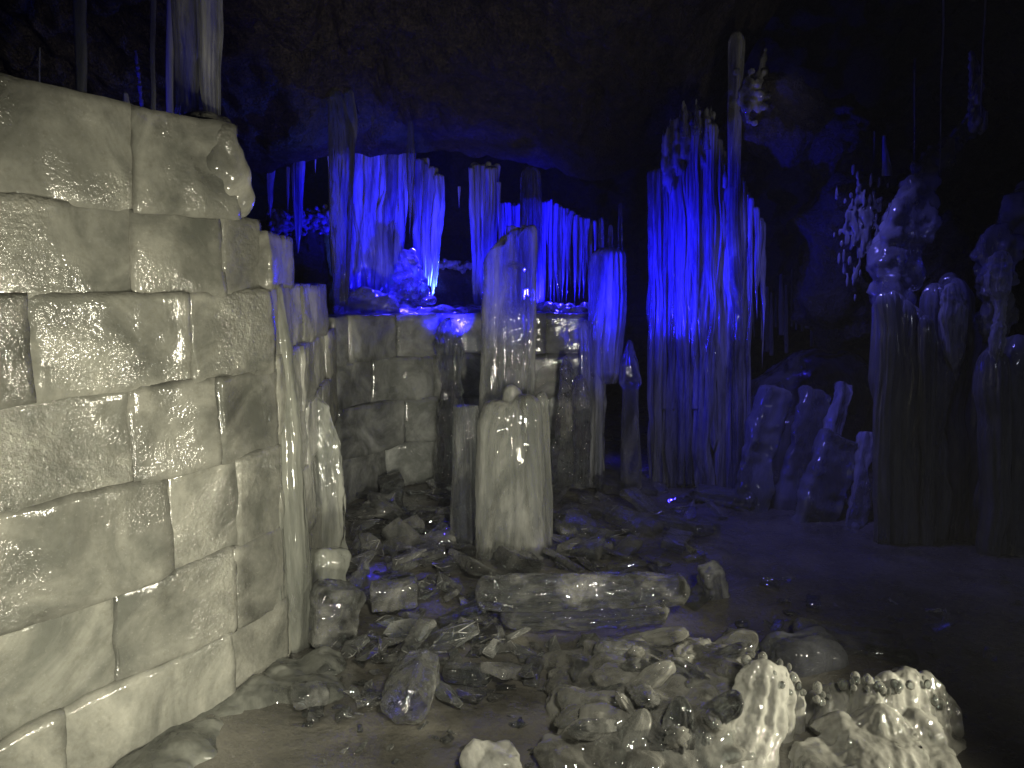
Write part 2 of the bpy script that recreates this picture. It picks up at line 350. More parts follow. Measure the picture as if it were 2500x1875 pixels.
def core(pxs, z1, mat, lab):  # slab added behind the blocks to lighten joints and stop blue light leaking
    pts = [planpt(p) for p in pxs]; VS = []; FS = []
    for i, p in enumerate(pts):
        a, b = pts[max(0, i-1)], pts[min(len(pts)-1, i+1)]; d = (b-a).normalized(); n = Vector((d.y, -d.x))
        if (n.dot(-p)) < 0: n = -n
        for off in (.019, .26):
            for z in (-.05, z1): q = p-n*off; VS.append((q.x, q.y, z))
    for i in range(len(pts)-1):
        k = i*4; FS += [(k, k+4, k+5, k+1), (k+2, k+3, k+7, k+6), (k+1, k+5, k+7, k+3), (k, k+2, k+6, k+4)]
    k = len(pts)*4-4; FS += [(0, 1, 3, 2), (k, k+2, k+3, k+1)]
    tag(link('added_backing', mesh_from(VS, FS), ICE[mat], sm=False), lab, 'ice filling')
core(list(range(-600, 581, 40)), 2.0, 'core', 'added ice slab lightening the joints of the tall left block wall')
core(list(range(600, 811, 12)), 1.42, 'core', 'added ice slab lightening the joints of the receding middle wall')
core(list(range(830, 1471, 30)), 1.25, 'core', 'added ice slab lightening the joints of the low back wall')
# ---------------------------------------------------------------- near wall growths
column('ice_column', [(690, 640, 690), (860, 640, 715), (1100, 640, 738), (1400, 640, 755), (1715, 640, 768)], 2.97, 'fused', 'greenish fluted ice column fused to the corner of the tall left block wall', 'ice column', flute=.08, freq=5, dome=.5, dflat=.9, seed=3, nz=140, low=0, lump=.05, fz=.5)
column('ice_column', [(945, 705, 765), (1000, 712, 800), (1090, 735, 828), (1200, 735, 842), (1352, 735, 845)], 3.95, 'fused', 'stubby glistening ice column with a flat ringed top against the receding wall', 'ice column', flute=.14, freq=5, dome=.25, dflat=.7, seed=5, lump=.14, nz=120, low=.01)
column('ice_flow', [(885, 500, 650), (960, 505, 665), (1080, 520, 680), (1260, 520, 690), (1480, 530, 700), (1690, 520, 705)], 2.85, 'fused', 'rippled sheet of frozen drip ice running down the right end of the tall left wall', 'ice flow', flute=.07, freq=6, dome=.15, dflat=.7, seed=8, lump=.07, fz=.5, nz=140, low=0)
# melted shoulder on top block under the twin clear columns
o0 = P(500, 520, 2.6)
hb = []
for (px, py, r, Y) in [(390, 365, .05, 2.52), (420, 350, .055, 2.55), (450, 340, .06, 2.58), (480, 325, .06, 2.6), (505, 335, .07, 2.62), (535, 345, .065, 2.64), (550, 380, .06, 2.66), (570, 430, .06, 2.68), (580, 480, .06, 2.7), (500, 400, .09, 2.62), (460, 400, .09, 2.6), (540, 440, .08, 2.66), (548, 310, .03, 2.66), (480, 305, .035, 2.64)]:
    hb.append((P(px, py, Y)-o0, (r, r, r*1.25), None))
tag(link('ice_mound', remesh(blobs(hb, 3), .01, 8, lambda co: .008*fbm(co*9, 3)), ICE['block'], o0), 'melted grey ice hump on top of the tall left wall, carrying the twin clear columns', 'ice mound')
column('ice_column', [(-260, 415, 500), (60, 425, 492), (250, 432, 480), (300, 428, 484), (350, 420, 500)], 2.68, 'clearcol', 'clear ribbed ice column, left one of the pair above the tall left wall', 'ice column', flute=.14, freq=4, dome=0, dflat=.8, seed=11, nz=140)
column('ice_column', [(-260, 478, 545), (60, 482, 545), (200, 488, 540), (300, 500, 540), (350, 495, 548)], 2.66, 'column', 'cloudy ribbed ice column, right one of the pair above the tall left wall', 'ice column', flute=.14, freq=4, dome=0, dflat=.8, seed=12, nz=140)
for i, (pr, Y, m, lab) in enumerate([
    ([(-200, 405, 425), (300, 408, 425), (330, 410, 420)], 3.6, 'dim', 'thin dark icicle just left of the twin clear columns'),
    ([(-200, 175, 215), (100, 182, 212), (300, 190, 212)], 4.6, 'dim', 'dim grey hanging ice column, leftmost behind the tall left wall'),
    ([(225, 300, 312), (270, 300, 320), (345, 298, 325)], 3.9, 'dim', 'short round-topped ice stump peeping over the tall left wall'),
    ([(-100, 365, 380), (200, 368, 380), (345, 366, 380)], 4.2, 'dim', 'slim vertical ice strand between the beaded strand and the clear columns'),
    ([(-100, 95, 100), (250, 97, 101)], 5.2, 'dim', 'hair-thin icicle farthest left over the tall left wall')]):
    column('icicle' if i != 2 else 'ice_stump', pr, Y, m, lab, 'icicle' if i != 2 else 'ice stump', dome=.5 if i == 2 else 0, nth=24, flute=.12, seed=i+20)
# beaded blue strand
o0 = P(350, 330, 3.7); L = []
for i in range(34):
    t = i/33; p = P(lerp(332, 356, t)+random.uniform(-1.2, 1.2), lerp(125, 345, t), 3.7)-o0; L.append((p, random.uniform(.006, .011)*(1+t*.4), None))
tag(link('icicle', remesh(blobs(L, 2), .0035, 1), ICE['curtain'], o0), 'thin beaded icicle lit blue behind the tall left wall', 'icicle')

def pipes(x0, x1, topf, botf, wr, seed, squeeze=0.0, dy=.06, dome=.5, tip=.2, rows=2, **k):
    rnd = random.Random(seed*7+1); out = []
    for r in range(rows):
        x = x0
        while x < x1:
            w = rnd.uniform(*wr); c = x+w/2; t = topf(c)+rnd.uniform(-6, 10); b = botf(c, rnd); m = (x0+x1)/2
            c2 = lerp(c, m, squeeze)+rnd.uniform(-3, 3); w2 = w*rnd.uniform(.35, .9)
            kk = dict(seed=rnd.uniform(0, 50), dome=dome, tip=tip, dY=(r-rows/2)*dy+rnd.uniform(-.03, .03)); kk.update(k)
            lv = []; sd = rnd.uniform(0, 99)
            for q in range(8):
                f = q/7; py = lerp(t, b, f); cc = lerp(c, c2, f)+(w*.45+2)*noise.noise(Vector((sd, py*.006, 0)))*min(1, f*4)+4*noise.noise(Vector((seed, py*.008, 2)))*f
                ww = lerp(w, w2, f**1.5)*(1+.35*noise.noise(Vector((sd, py*.013, 5)))); lv.append((py, cc-ww*.52, cc+ww*.52))
            out.append((lv, kk)); x += w*rnd.uniform(.5, .95)
    return out
# ---------------------------------------------------------------- blue curtains behind the wall
K = dict(nth=150, nz=130, fz=.35)
PK = dict(nth=44, nz=90, fz=.6, flute=.24, freq=4, dflat=.85)
multi('ice_curtain', pipes(797, 978, lambda x: 345, lambda x, r: r.choice([640, 700, 735, 750, 752]), (11, 30), 1, .22, tip=.35)+pipes(812, 968, lambda x: 340, lambda x, r: 752, (30, 50), 2, .3, rows=1, tip=0),
    6.75, 'curtain', 'widest blue-lit fluted ice curtain, brightest at its right edge, behind the low back wall', 'ice curtain', 'blue-lit ice curtains', **PK)
column('ice_column', [(212, 803, 826), (260, 801, 842), (330, 803, 864), (480, 805, 862), (745, 815, 850)], 5.62, 'clearcol', 'round-topped clear ice column rising higher than the blue curtain behind it', 'ice column', nth=72, nz=130, flute=.12, freq=4, dome=.8, seed=6)
column('icicle', [(216, 838, 862), (300, 842, 872), (400, 850, 866)], 5.66, 'clearcol', 'small hooked ice stub leaning on the round-topped clear column', 'icicle', nth=40, flute=.2, dome=.6, seed=6.6, tip=.15)
column('icicle', [(295, 996, 1008), (400, 993, 1012), (480, 996, 1008), (590, 999, 1002)], 5.6, 'clearcol', 'slender clear spike with a rounded tip between the two blue curtains', 'icicle', nth=40, nz=90, flute=.15, dome=.8, seed=7, tip=.3)
column('icicle', [(283, 905, 914), (330, 907, 912)], 5.5, 'clear', 'tiny glinting ice drip on the dark rock above the widest blue curtain', 'icicle', nth=20, nz=30, dome=.6, tip=.15)
multi('ice_curtain', pipes(1010, 1068, lambda x: 390+max(0, x-1045)*1.2, lambda x, r: r.choice([700, 762, 765]), (9, 20), 3, .3, tip=.3)+pipes(974, 1008, lambda x: 345, lambda x, r: r.choice([420, 470, 545]), (7, 14), 4, 0, tip=.3),
    6.7, 'curtain', 'narrow blue-lit ice curtain tapering downwards, right of the widest one', 'ice curtain', 'blue-lit ice curtains', **PK)
multi('ice_curtain', pipes(1143, 1212, lambda x: 398, lambda x, r: r.choice([740, 765, 765]), (10, 22), 5, .35, tip=.2),
    6.6, 'curtain', 'isolated blue-lit fluted ice pillar left of the cloudy central column', 'ice pillar', 'blue-lit ice curtains', **PK)
column('ice_column', [(405, 1272, 1318), (520, 1270, 1322), (760, 1275, 1326)], 6.05, 'clearcol', 'round-topped blue-edged ice column directly behind the cloudy central column', 'ice column', nth=110, nz=130, flute=.16, freq=7, fz=.4, dome=.6, seed=18)
multi('ice_curtain', pipes(1322, 1450, lambda x: lerp(488, 535, sstep(1330, 1440, x)), lambda x, r: r.choice([600, 660, 700, 730, 745]), (6, 13), 6, 0, tip=.4),
    7.0, 'curtain', 'row of merged blue icicles hanging from the rock right of the central column', 'ice curtain', 'blue-lit ice curtains', nth=26, nz=70, fz=.6, flute=.22, freq=4, dflat=.85)
multi('ice_curtain', pipes(1208, 1268, lambda x: 497, lambda x, r: r.choice([560, 610, 640]), (6, 12), 16, 0, tip=.4),
    7.0, 'curtain', 'short row of blue icicles between the isolated pillar and the round-topped column', 'ice curtain', 'blue-lit ice curtains', nth=26, nz=60, fz=.6, flute=.22, freq=4, dflat=.85)
for i, (px, y0, y1, w) in enumerate([(660, 420, 535, 11), (703, 425, 520, 5), (728, 405, 620, 15), (770, 398, 425, 3), (1218, 470, 560, 5), (1121, 480, 510, 3)]):
    lab = ['bright blue icicle, leftmost under the rock lip', 'slim twisted blue icicle second from the left under the rock lip', 'wide-topped blue icicle left of the widest curtain, under the rock lip', 'tiny blue icicle stub under the rock lip by the widest curtain', 'short blue icicle right of the isolated pillar', 'tiny blue drip in the dark gap left of the isolated pillar'][i]
    column('icicle', [(y0-25, px-w, px+w), (lerp(y0, y1, .5), px-w*.7, px+w*.6), (y1, px-w*.3, px+w*.3)], 6.4, 'curtain', lab, 'icicle', 'icicles under the rock lip', nth=40, nz=60, flute=.2, freq=4, dome=0, tip=.15, seed=i*2.2)
# blue lumpy snowbank on top of the back wall, and crumbs
def bank(name, pts, mat, lab, cat, voxel=.014, disp=.0, seed=1, group=None, sm=2):
    rnd = random.Random(seed); o0 = Vector(pts[0][0]); L = [(Vector(c)-o0, r, None) for c, r in pts]
    me = remesh(blobs(L, 2), voxel, sm, (lambda co: disp*fbm(co*14+Vector((seed, 0, 0)), 3)) if disp else None)
    o = link(name, me, ICE[mat] if isinstance(mat, str) else mat, o0); return tag(o, lab, cat, group)
rnd = random.Random(3); pts = []
for i in range(130):
    px = rnd.uniform(845, 1180); y = rnd.uniform(5.75, 6.6); c = P(px, 760, y); c.z = 1.22+rnd.uniform(-.06, .05)+.16*math.exp(-((px-900)/60)**2); pts.append((c, (rnd.uniform(.07, .14), rnd.uniform(.07, .14), rnd.uniform(.05, .1))))
bank('ice_rubble_bank', pts, 'bluish', 'violet-blue lit bank of fused crushed ice lying on the low back wall', 'ice bank', .018, .02, 2)
rnd = random.Random(5); pts = []
for i in range(80):
    px = rnd.uniform(1315, 1435); y = rnd.uniform(5.8, 6.5); c = P(px, 760, y); c.z = 1.24+rnd.uniform(-.05, .08); pts.append((c, rnd.uniform(.03, .075)))
bank('ice_rubble_bank', pts, 'bluish', 'knobbly blue lit ice bank on the back wall right of the central column', 'ice bank', .012, .01, 3)
pts = []; rnd = random.Random(8)
for i in range(150):
    t = rnd.random(); py = lerp(615, 745, t**.8); hw = lerp(12, 62, t); px = 995+rnd.uniform(-hw, hw)+t*8; pts.append((P(px, py, 6.25+rnd.uniform(-.1, .1)*t), rnd.uniform(.022, .045)))
bank('ice_stalagmite', pts, 'clear', 'knobbly cone of blue ice beads at the foot of the curtains', 'stalagmite', .011, .006, 4)
pts = []; rnd = random.Random(9)
for i in range(330): pts.append((P(rnd.uniform(655, 805), 545+rnd.gauss(0, 15), 6.7+rnd.uniform(-.12, .12)), rnd.uniform(.012, .03)))
bank('ice_crust', pts, 'curtain', 'crust of blue ice beads on the rock ledge left of the widest curtain', 'ice crust', .008, .008, 5)
pts = []; rnd = random.Random(10)
for i in range(60): pts.append((P(1065+rnd.uniform(0, 85), 648+rnd.gauss(0, 5), 7.4+rnd.uniform(-.1, .1)), rnd.uniform(.018, .035)))
bank('ice_crust', pts, 'curtain', 'short line of pale blue ice beads on a dark ledge left of the isolated pillar', 'ice crust', .011, .005, 6)
# dark ledges under those crusts
for i, (x0, x1, py0, py1, Y, lab) in enumerate([(640, 815, 560, 760, 6.95, 'dark wet boulder under the blue bead crust, behind the block wall'), (1050, 1290, 665, 800, 7.6, 'low dark boulder in the gap left of the isolated pillar')]):
    a, b = P(x0, py0, Y), P(x1, py1, Y); me = roundbox((b.x-a.x)/2, .25, (a.z-b.z)/2, .12, .07, 40+i, .04)
    tag(link('boulder', me, ROCK, (a+b)/2), lab, 'boulder')

# ---------------------------------------------------------------- blue group right of centre
multi('ice_stalagmite', [
    ([(603, 1450, 1528), (680, 1442, 1530), (800, 1440, 1528), (905, 1442, 1520), (935, 1455, 1505)], dict(seed=31, dome=.3)),
    ([(780, 1412, 1450), (860, 1415, 1470), (1000, 1415, 1470), (1185, 1420, 1475)], dict(seed=32, dome=.8, dY=.05)),
    ([(900, 1450, 1475), (1000, 1452, 1472), (1185, 1450, 1470)], dict(seed=34, dome=.2, dY=-.03))], 5.35, 'curtain', 'thick round-topped blue stalagmite narrowing to a pale stem on the floor', 'stalagmite', nth=120, nz=130, fz=.5, flute=.12, freq=5, dflat=.8)
for i, (px, y0, y1, w, lx) in enumerate([(1468, 530, 640, 8, 'left'), (1491, 548, 640, 7, 'middle'), (1515, 495, 660, 6, 'tallest right')]):
    column('ice_spire', [(y0, px-w*.6, px+w*.6), (lerp(y0, y1, .3), px-w, px+w*.8), (y1, px-w, px+w)], 5.45, 'clearcol', lx+' thin blue ice spire behind the thick round-topped stalagmite', 'ice spire', 'thin spires', nth=30, nz=60, flute=.2, freq=3, lump=.25, dome=.8, seed=60+i)
KJ = dict(nth=150, nz=170, fz=.45, dflat=.75)
PJ = dict(nth=48, nz=120, fz=.9, flute=.28, freq=4, dflat=.85, lump=.05)
def jtop(x):
    T = [(1580, 425), (1614, 412), (1618, 350), (1645, 318), (1668, 292), (1700, 300), (1720, 282), (1742, 300), (1758, 370), (1780, 400), (1800, 420)]
    for a, b in zip(T, T[1:]):
        if x <= b[0]: return lerp(a[1], b[1], max(0, (x-a[0])/(b[0]-a[0])))
    return 420
multi('ice_pillar', pipes(1582, 1616, lambda x: 415, lambda x, r: 1180, (14, 26), 7, -.2, tip=0, dome=.7), 5.5, 'curtain', 'round-topped left pillar of the tall blue formation', 'ice pillar', 'pillars of the tall blue formation', **PJ)
multi('ice_pillar', pipes(1618, 1700, jtop, lambda x, r: r.choice([1000, 1150, 1185]), (14, 34), 8, -.05, tip=0, dome=.6)+pipes(1625, 1695, lambda x: 420, lambda x, r: 1190, (40, 50), 9, 0, rows=1, tip=0), 5.45, 'curtain', 'broad blue pillar with a lumpy top, second from left in the tall blue formation', 'ice pillar', 'pillars of the tall blue formation', **PJ)
multi('ice_pillar', pipes(1690, 1790, jtop, lambda x, r: r.choice([900, 1100, 1190, 1195]), (14, 36), 10, -.05, tip=.1, dome=.5)+pipes(1700, 1790, lambda x: 450, lambda x, r: 1195, (40, 55), 11, 0, rows=1, tip=0), 5.4, 'curtain', 'widest jagged-topped pillar in the middle of the tall blue formation', 'ice pillar', 'pillars of the tall blue formation', **PJ)
rnd = random.Random(77); pts = []
for i in range(300):
    x = rnd.uniform(1618, 1772); t = jtop(x); pts.append((P(x, t+rnd.uniform(-4, 120)**1.0, 5.42+rnd.uniform(-.1, .05)), (rnd.uniform(.009, .018), .02, rnd.uniform(.04, .12))))
for i, (x, y) in enumerate([(1668, 262), (1672, 275), (1700, 255), (1702, 268), (1740, 290), (1752, 330), (1640, 318)]): pts.append((P(x, y, 5.42), (.014, .014, .05)))
bank('ice_drapery', pts, 'curtain', 'rough knobbly drapery crowning the tall blue formation', 'ice drapery', .009, .012, 41)
column('ice_pillar', [(76, 1782, 1816), (110, 1779, 1820), (250, 1776, 1812), (500, 1776, 1806), (800, 1785, 1815), (1205, 1790, 1815)], 5.3, 'column', 'very tall slender clear pillar with a rounded finger-like tip above the blue formation', 'ice pillar', 'pillars of the tall blue formation', flute=.12, freq=4, dome=.8, seed=76, low=.02, **KJ)
multi('ice_curtain', pipes(1806, 1862, lambda x: 420+(x-1806)*2.2, lambda x, r: r.choice([700, 780, 830, 900]), (6, 15), 12, 0, tip=.5)+pipes(1800, 1830, lambda x: 600, lambda x, r: 1195, (8, 16), 13, 0, rows=1, tip=0),
      5.35, 'curtain', 'thin draped strands on the right flank of the tall blue formation', 'ice curtain', None, nth=34, nz=90, fz=.6, flute=.22, freq=4, dflat=.85)
pts = []; rnd = random.Random(12)
for i in range(150): pts.append((P(1835+rnd.gauss(0, 17), 240+rnd.gauss(0, 30), 5.3+rnd.uniform(-.08, .08)), rnd.uniform(.018, .035)))
for i in range(8): pts.append((P(1852+i*2.4, 200-i*11, 5.3), .035-i*.003))
bank('ice_lump', pts, 'column', 'pale horned ice lump stuck beside the slender tall pillar', 'ice lump', .009, .012, 7)
# dark ribbed rock shelf right of lump
a = P(1930, 300, 5.5); me = roundbox(.42, .25, .26, .13, .06, 77, .03)
o = tag(link('boulder', me, ROCK, a), 'dark knobbly rock outcrop right of the horned ice lump', 'boulder'); o.rotation_euler = (0, R(14), 0)
for i, (px, py) in enumerate([(1672, 262), (1700, 255), (1725, 290)]):
    column('icicle', [(py, px-3, px+3), (py+30, px-5, px+6), (py+75, px-9, px+9)], 5.2, 'clearcol', ['left', 'middle', 'right'][i]+' of three tiny glinting nubs on top of the tall blue formation', 'ice nub', 'nubs on the blue formation', nth=20, nz=30, flute=.2, lump=.5, dome=.8, seed=90+i)

# ---------------------------------------------------------------- central column
multi('ice_column', [
    ([(588, 1176, 1262), (640, 1176, 1262), (800, 1172, 1258), (1000, 1168, 1250), (1330, 1170, 1250)], dict(seed=41, dome=.14, slope=.75, jag=.05)),
    ([(556, 1235, 1312), (600, 1233, 1314), (760, 1230, 1312), (1000, 1226, 1306), (1330, 1225, 1310)], dict(seed=42, dome=.16, dY=.02, jag=.08, slope=.1)),
    ([(640, 1205, 1290), (800, 1200, 1290), (1330, 1200, 1290)], dict(seed=43, dome=.3, dY=-.02, flute=.12))],
    4.25, 'column', 'tall clear ice column with a slanted broken top in the middle of the cave', 'ice column', nth=120, nz=160, fz=.4, flute=.07, freq=4, dflat=.6, voxel=.007, low=.01)
multi('ice_stalagmite', [
    ([(975, 1178, 1245), (1050, 1162, 1262), (1180, 1158, 1262), (1365, 1160, 1262)], dict(seed=45, dome=.3)),
    ([(962, 1250, 1318), (1040, 1232, 1328), (1180, 1230, 1335), (1365, 1232, 1340)], dict(seed=46, dome=.38)),
    ([(938, 1228, 1268), (975, 1225, 1280), (1020, 1215, 1290), (1365, 1190, 1300)], dict(seed=47, dome=.5, dY=.06)),
    ([(980, 1200, 1300), (1365, 1190, 1310)], dict(seed=44, dome=.3, dY=.02)),
    ([(955, 1305, 1338), (1080, 1310, 1345), (1240, 1315, 1352), (1365, 1318, 1350)], dict(seed=48, dome=.7, dY=.06))],
    4.02, 'stump', 'squat frosted twin-lobed stump in front of the tall central column', 'stalagmite', nth=110, nz=130, fz=.5, flute=.045, freq=4, dflat=.75, voxel=.009, low=.01)
column('ice_column', [(988, 1110, 1166), (1100, 1108, 1170), (1325, 1098, 1175)], 4.2, 'clearcol', 'short flat-topped clear column touching the left side of the central column', 'ice column', nth=72, nz=100, flute=.1, freq=3.5, dome=.06, seed=49, fz=1.2)
column('ice_stalagmite', [(868, 1374, 1388), (920, 1366, 1400), (1020, 1362, 1402), (1185, 1350, 1412)], 5.25, 'clear', 'dark glassy fin-shaped stalagmite right of the central column', 'stalagmite', nth=60, nz=100, flute=.3, freq=3, dome=.8, seed=51, lump=.35)
column('ice_stalagmite', [(915, 1402, 1430), (980, 1400, 1442), (1080, 1402, 1442), (1190, 1398, 1440)], 5.15, 'clear', 'sparkling rough-skinned stalagmite beside the glassy fin', 'stalagmite', nth=90, nz=110, flute=.14, freq=6, dome=.8, seed=52, lump=.15)
column('ice_stalagmite', [(830, 1530, 1545), (900, 1512, 1560), (935, 1508, 1565), (950, 1518, 1558), (1190, 1512, 1568)], 5.2, 'clearcol', 'bottle-shaped clear stalagmite with a ring round its shoulder', 'stalagmite', nth=80, nz=120, flute=.06, freq=4, dome=1, seed=53)
column('ice_flow', [(775, 1072, 1122), (850, 1066, 1128), (930, 1078, 1125), (1030, 1064, 1136), (1190, 1060, 1140)], 5.42, 'clearcol', 'clear lumpy frozen drip running down the back wall left of the central column', 'ice flow', nth=80, nz=110, flute=.16, freq=5, dome=.7, seed=55, lump=.28, low=.04)

# ---------------------------------------------------------------- right side
o0 = P(1990, 1050, 6.4)
me = remesh(blobs([(P(1990, 1080, 6.5)-o0, (.75, .5, .85), None), (P(1900, 1100, 6.3)-o0, (.5, .4, .5), None), (P(2110, 1100, 6.5)-o0, (.6, .5, .7), None)], 4), .035, 4, lambda co: .05*fbm(co*3, 4))
tag(link('ice_mound', me, ICE['dim'], o0), 'large dim blue dome of ice under the distant dark icicles', 'ice mound')
rnd = random.Random(20)
for i in range(16):
    px = 1870+i*12.5+rnd.uniform(-4, 4); y0 = rnd.uniform(655, 720); y1 = rnd.uniform(790, 880); w = rnd.uniform(1.5, 7)
    column('icicle', [(y0, px-w*.6, px+w*.6), ((y0+y1)/2, px-w, px+w), (y1, px-w, px+w)], 6.3+rnd.uniform(-.2, .2), 'dim', 'thin dim ice spire in the distant cluster on the dome of ice', 'ice spire', 'distant thin spires on the dome of ice', nth=20, nz=40, flute=.2, freq=3, dome=.7, seed=100+i)
for i, (a, b, w, lab, m) in enumerate([
    ((1985, 1000), (1915, 1270), 42, 'pale leaning ice slab, middle of the leaning group at the right', 'dim'), ((2055, 975), (1995, 1220), 26, 'slim blue-edged ice slab leaning behind the pale one', 'curtain'),
    ((1880, 1000), (1820, 1240), 40, 'dim leaning ice slab, leftmost of the leaning group', 'dim'), ((2040, 1110), (1960, 1340), 52, 'thick dark ice slab leaning in front at the right', 'dim'),
    ((2120, 1105), (2075, 1300), 24, 'pale blue-lit leaning ice slab beside the tall right pillar', 'curtain')]):
    Y = 4.9-(.35 if i in (3, 4) else 0)
    A, B = P(a[0]+8, a[1]-45, Y+.3), P(b[0], b[1]+20, Y); d = A-B
    me = roundbox(w*Y/FPX, .05, d.length/2, .03, .028, 500+i, .02)
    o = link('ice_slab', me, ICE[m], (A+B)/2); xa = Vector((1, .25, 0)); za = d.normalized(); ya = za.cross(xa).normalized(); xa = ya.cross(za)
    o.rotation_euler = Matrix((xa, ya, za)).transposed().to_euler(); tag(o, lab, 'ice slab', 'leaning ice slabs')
PD = dict(nth=48, nz=80, fz=.7, flute=.2, freq=3.5, dflat=.9)
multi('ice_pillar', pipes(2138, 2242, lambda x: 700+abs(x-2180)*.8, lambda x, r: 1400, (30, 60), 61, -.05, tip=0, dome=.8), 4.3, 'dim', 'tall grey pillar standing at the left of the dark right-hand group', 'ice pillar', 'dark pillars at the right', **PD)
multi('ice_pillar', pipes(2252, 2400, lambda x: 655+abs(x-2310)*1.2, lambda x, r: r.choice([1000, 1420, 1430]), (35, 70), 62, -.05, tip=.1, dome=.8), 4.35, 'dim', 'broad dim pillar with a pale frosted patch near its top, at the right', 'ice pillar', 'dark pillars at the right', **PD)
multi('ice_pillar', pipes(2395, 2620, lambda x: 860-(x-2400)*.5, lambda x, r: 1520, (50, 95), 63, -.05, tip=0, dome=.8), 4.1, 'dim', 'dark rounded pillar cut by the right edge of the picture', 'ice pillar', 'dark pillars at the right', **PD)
column('ice_bulge', [(690, 2305, 2345), (760, 2296, 2362), (840, 2308, 2356), (930, 2325, 2345)], 4.2, 'curtain', 'pale blue frosted bulge hanging on the broad dim pillar at the right', 'ice bulge', nth=60, nz=60, flute=.2, freq=4, dome=.7, lump=.2, seed=66, tip=.12)
column('ice_drip', [(612, 2425, 2465), (690, 2415, 2462), (760, 2432, 2452), (830, 2418, 2448), (945, 2422, 2434)], 3.98, 'curtain', 'twisted blue glinting drip hanging below the rounded flow near the right edge', 'ice drip', nth=60, nz=100, fz=1.5, flute=.35, freq=4, lump=.4, seed=67, tip=.2, dome=.6)
def rope(name, pts, Y, mat, lab, cat, dens=9, jit=.75, voxel=.018, disp=.035, seed=1):
    rnd = random.Random(seed); L = []
    for (x0, y0, r0, d0), (x1, y1, r1, d1) in zip(pts, pts[1:]):
        n = max(3, int(math.hypot(x1-x0, y1-y0)/max(3, min(r0, r1))*dens))
        for i in range(n):
            t = i/n; r = lerp(r0, r1, t); Yd = Y+lerp(d0, d1, t)
            c = P(lerp(x0, x1, t)+rnd.uniform(-jit, jit)*r, lerp(y0, y1, t)+rnd.uniform(-jit, jit)*r, Yd+rnd.uniform(-jit, jit)*r*Yd/FPX)
            q = r*Yd/FPX*rnd.uniform(.25, .75); L.append((c, (q, q, q*rnd.uniform(1, 2.2))))
    return bank(name, L, mat, lab, cat, voxel, disp, seed)
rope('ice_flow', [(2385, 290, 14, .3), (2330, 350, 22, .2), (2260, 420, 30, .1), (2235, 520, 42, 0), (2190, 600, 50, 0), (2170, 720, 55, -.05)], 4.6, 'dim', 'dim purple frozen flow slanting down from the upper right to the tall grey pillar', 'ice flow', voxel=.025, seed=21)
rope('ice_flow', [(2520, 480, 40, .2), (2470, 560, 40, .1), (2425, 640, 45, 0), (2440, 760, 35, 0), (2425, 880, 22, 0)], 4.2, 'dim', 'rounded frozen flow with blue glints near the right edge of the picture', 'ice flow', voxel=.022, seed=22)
rope('ice_flow', [(2372, 130, 7, 0), (2385, 200, 14, 0), (2380, 260, 12, 0), (2385, 310, 16, 0)], 4.7, 'curtain', 'small blue glinting ice finger standing on the slanting purple flow', 'ice finger', voxel=.008, disp=.008, seed=23)
pts = []; rnd = random.Random(24)
for i in range(190): pts.append((P(2105+rnd.gauss(0, 26), 560+rnd.gauss(0, 52), 4.9+rnd.uniform(-.03, .03)), (rnd.uniform(.006, .013), .012, rnd.uniform(.02, .055))))
bank('ice_drips', pts, 'dim', 'scattered dim blue ice drips on the dark rock left of the slanting purple flow', 'ice drips', .007, .006, 9)
a = P(2150, 640, 5.3); tag(link('boulder', roundbox(.5, .3, .55, .2, .09, 91, .04), ROCKF, a), 'big black rock behind the slanting purple flow', 'boulder')
for i, (pr, Y) in enumerate([([(-300, 2300, 2306), (150, 2298, 2302), (430, 2292, 2294)], 4.6), ([(-300, 2400, 2406), (60, 2402, 2406), (300, 2390, 2394)], 4.6), ([(140, 2233, 2236), (410, 2229, 2232)], 4.8), ([(320, 2134, 2137), (395, 2132, 2134)], 4.8), ([(330, 2155, 2162), (430, 2152, 2176)], 4.9), ([(270, 2405, 2412), (315, 2400, 2410)], 4.6)]):
    column('icicle', pr, Y, 'curtain', ['long thin dim icicle crossing the dark upper right, left one', 'long thin dim icicle crossing the dark upper right, right one', 'hair-fine vertical ice thread right of the dark hollow', 'short faint drip line in the dark upper right', 'faint slender ice cone in the dark upper right', 'tiny blue-tipped stub beside the small blue ice finger'][i], 'icicle', nth=16, nz=50, flute=.15, dome=.5 if i > 3 else 0, seed=160+i, tip=.1 if i < 4 else 0)

# ---------------------------------------------------------------- floor pieces
def lay_log(p0, p1, r, mat, lab, cat='ice log', name='ice_log', seed=1, n=80, flute=.12, flat=.85, dome=.35, lump=.1, group=None):
    """log lying between two world points"""
    p0, p1 = Vector(p0), Vector(p1); L = (p1-p0).length
    lv = [(0, L/2, r*.85, 0), (0, L*.3, r, 0), (0, -L*.1, r*1.05, 0), (0, -L/2+r*.1, r*.9, 0)]
    vs, fs = col_mesh(lv, nth=72, nz=n, flute=flute, freq=3.5, fz=1.0, seed=seed, dome=dome, lump=lump, dflat=flat, low=.1, tip=r*.5)
    o = link(name, mesh_from(vs, fs), ICE[mat], (p0+p1)/2)
    o.rotation_mode = 'QUATERNION'; o.rotation_quaternion = (p0-p1).to_track_quat('Z', 'Y'); return tag(o, lab, cat, group)
def fp(px, py, z): return F(px, py, z)
lay_log(fp(1160, 1450, .17), fp(1690, 1440, .17), .085, 'clear', 'long clear broken ice log lying across the rubble in front of the central column', seed=201, n=140, lump=.12, flute=.12)
lay_log(fp(1220, 1500, .08), fp(1640, 1490, .08), .075, 'clear', 'second clear ice log lying underneath the long one', seed=202, n=120, lump=.12, flute=.12)
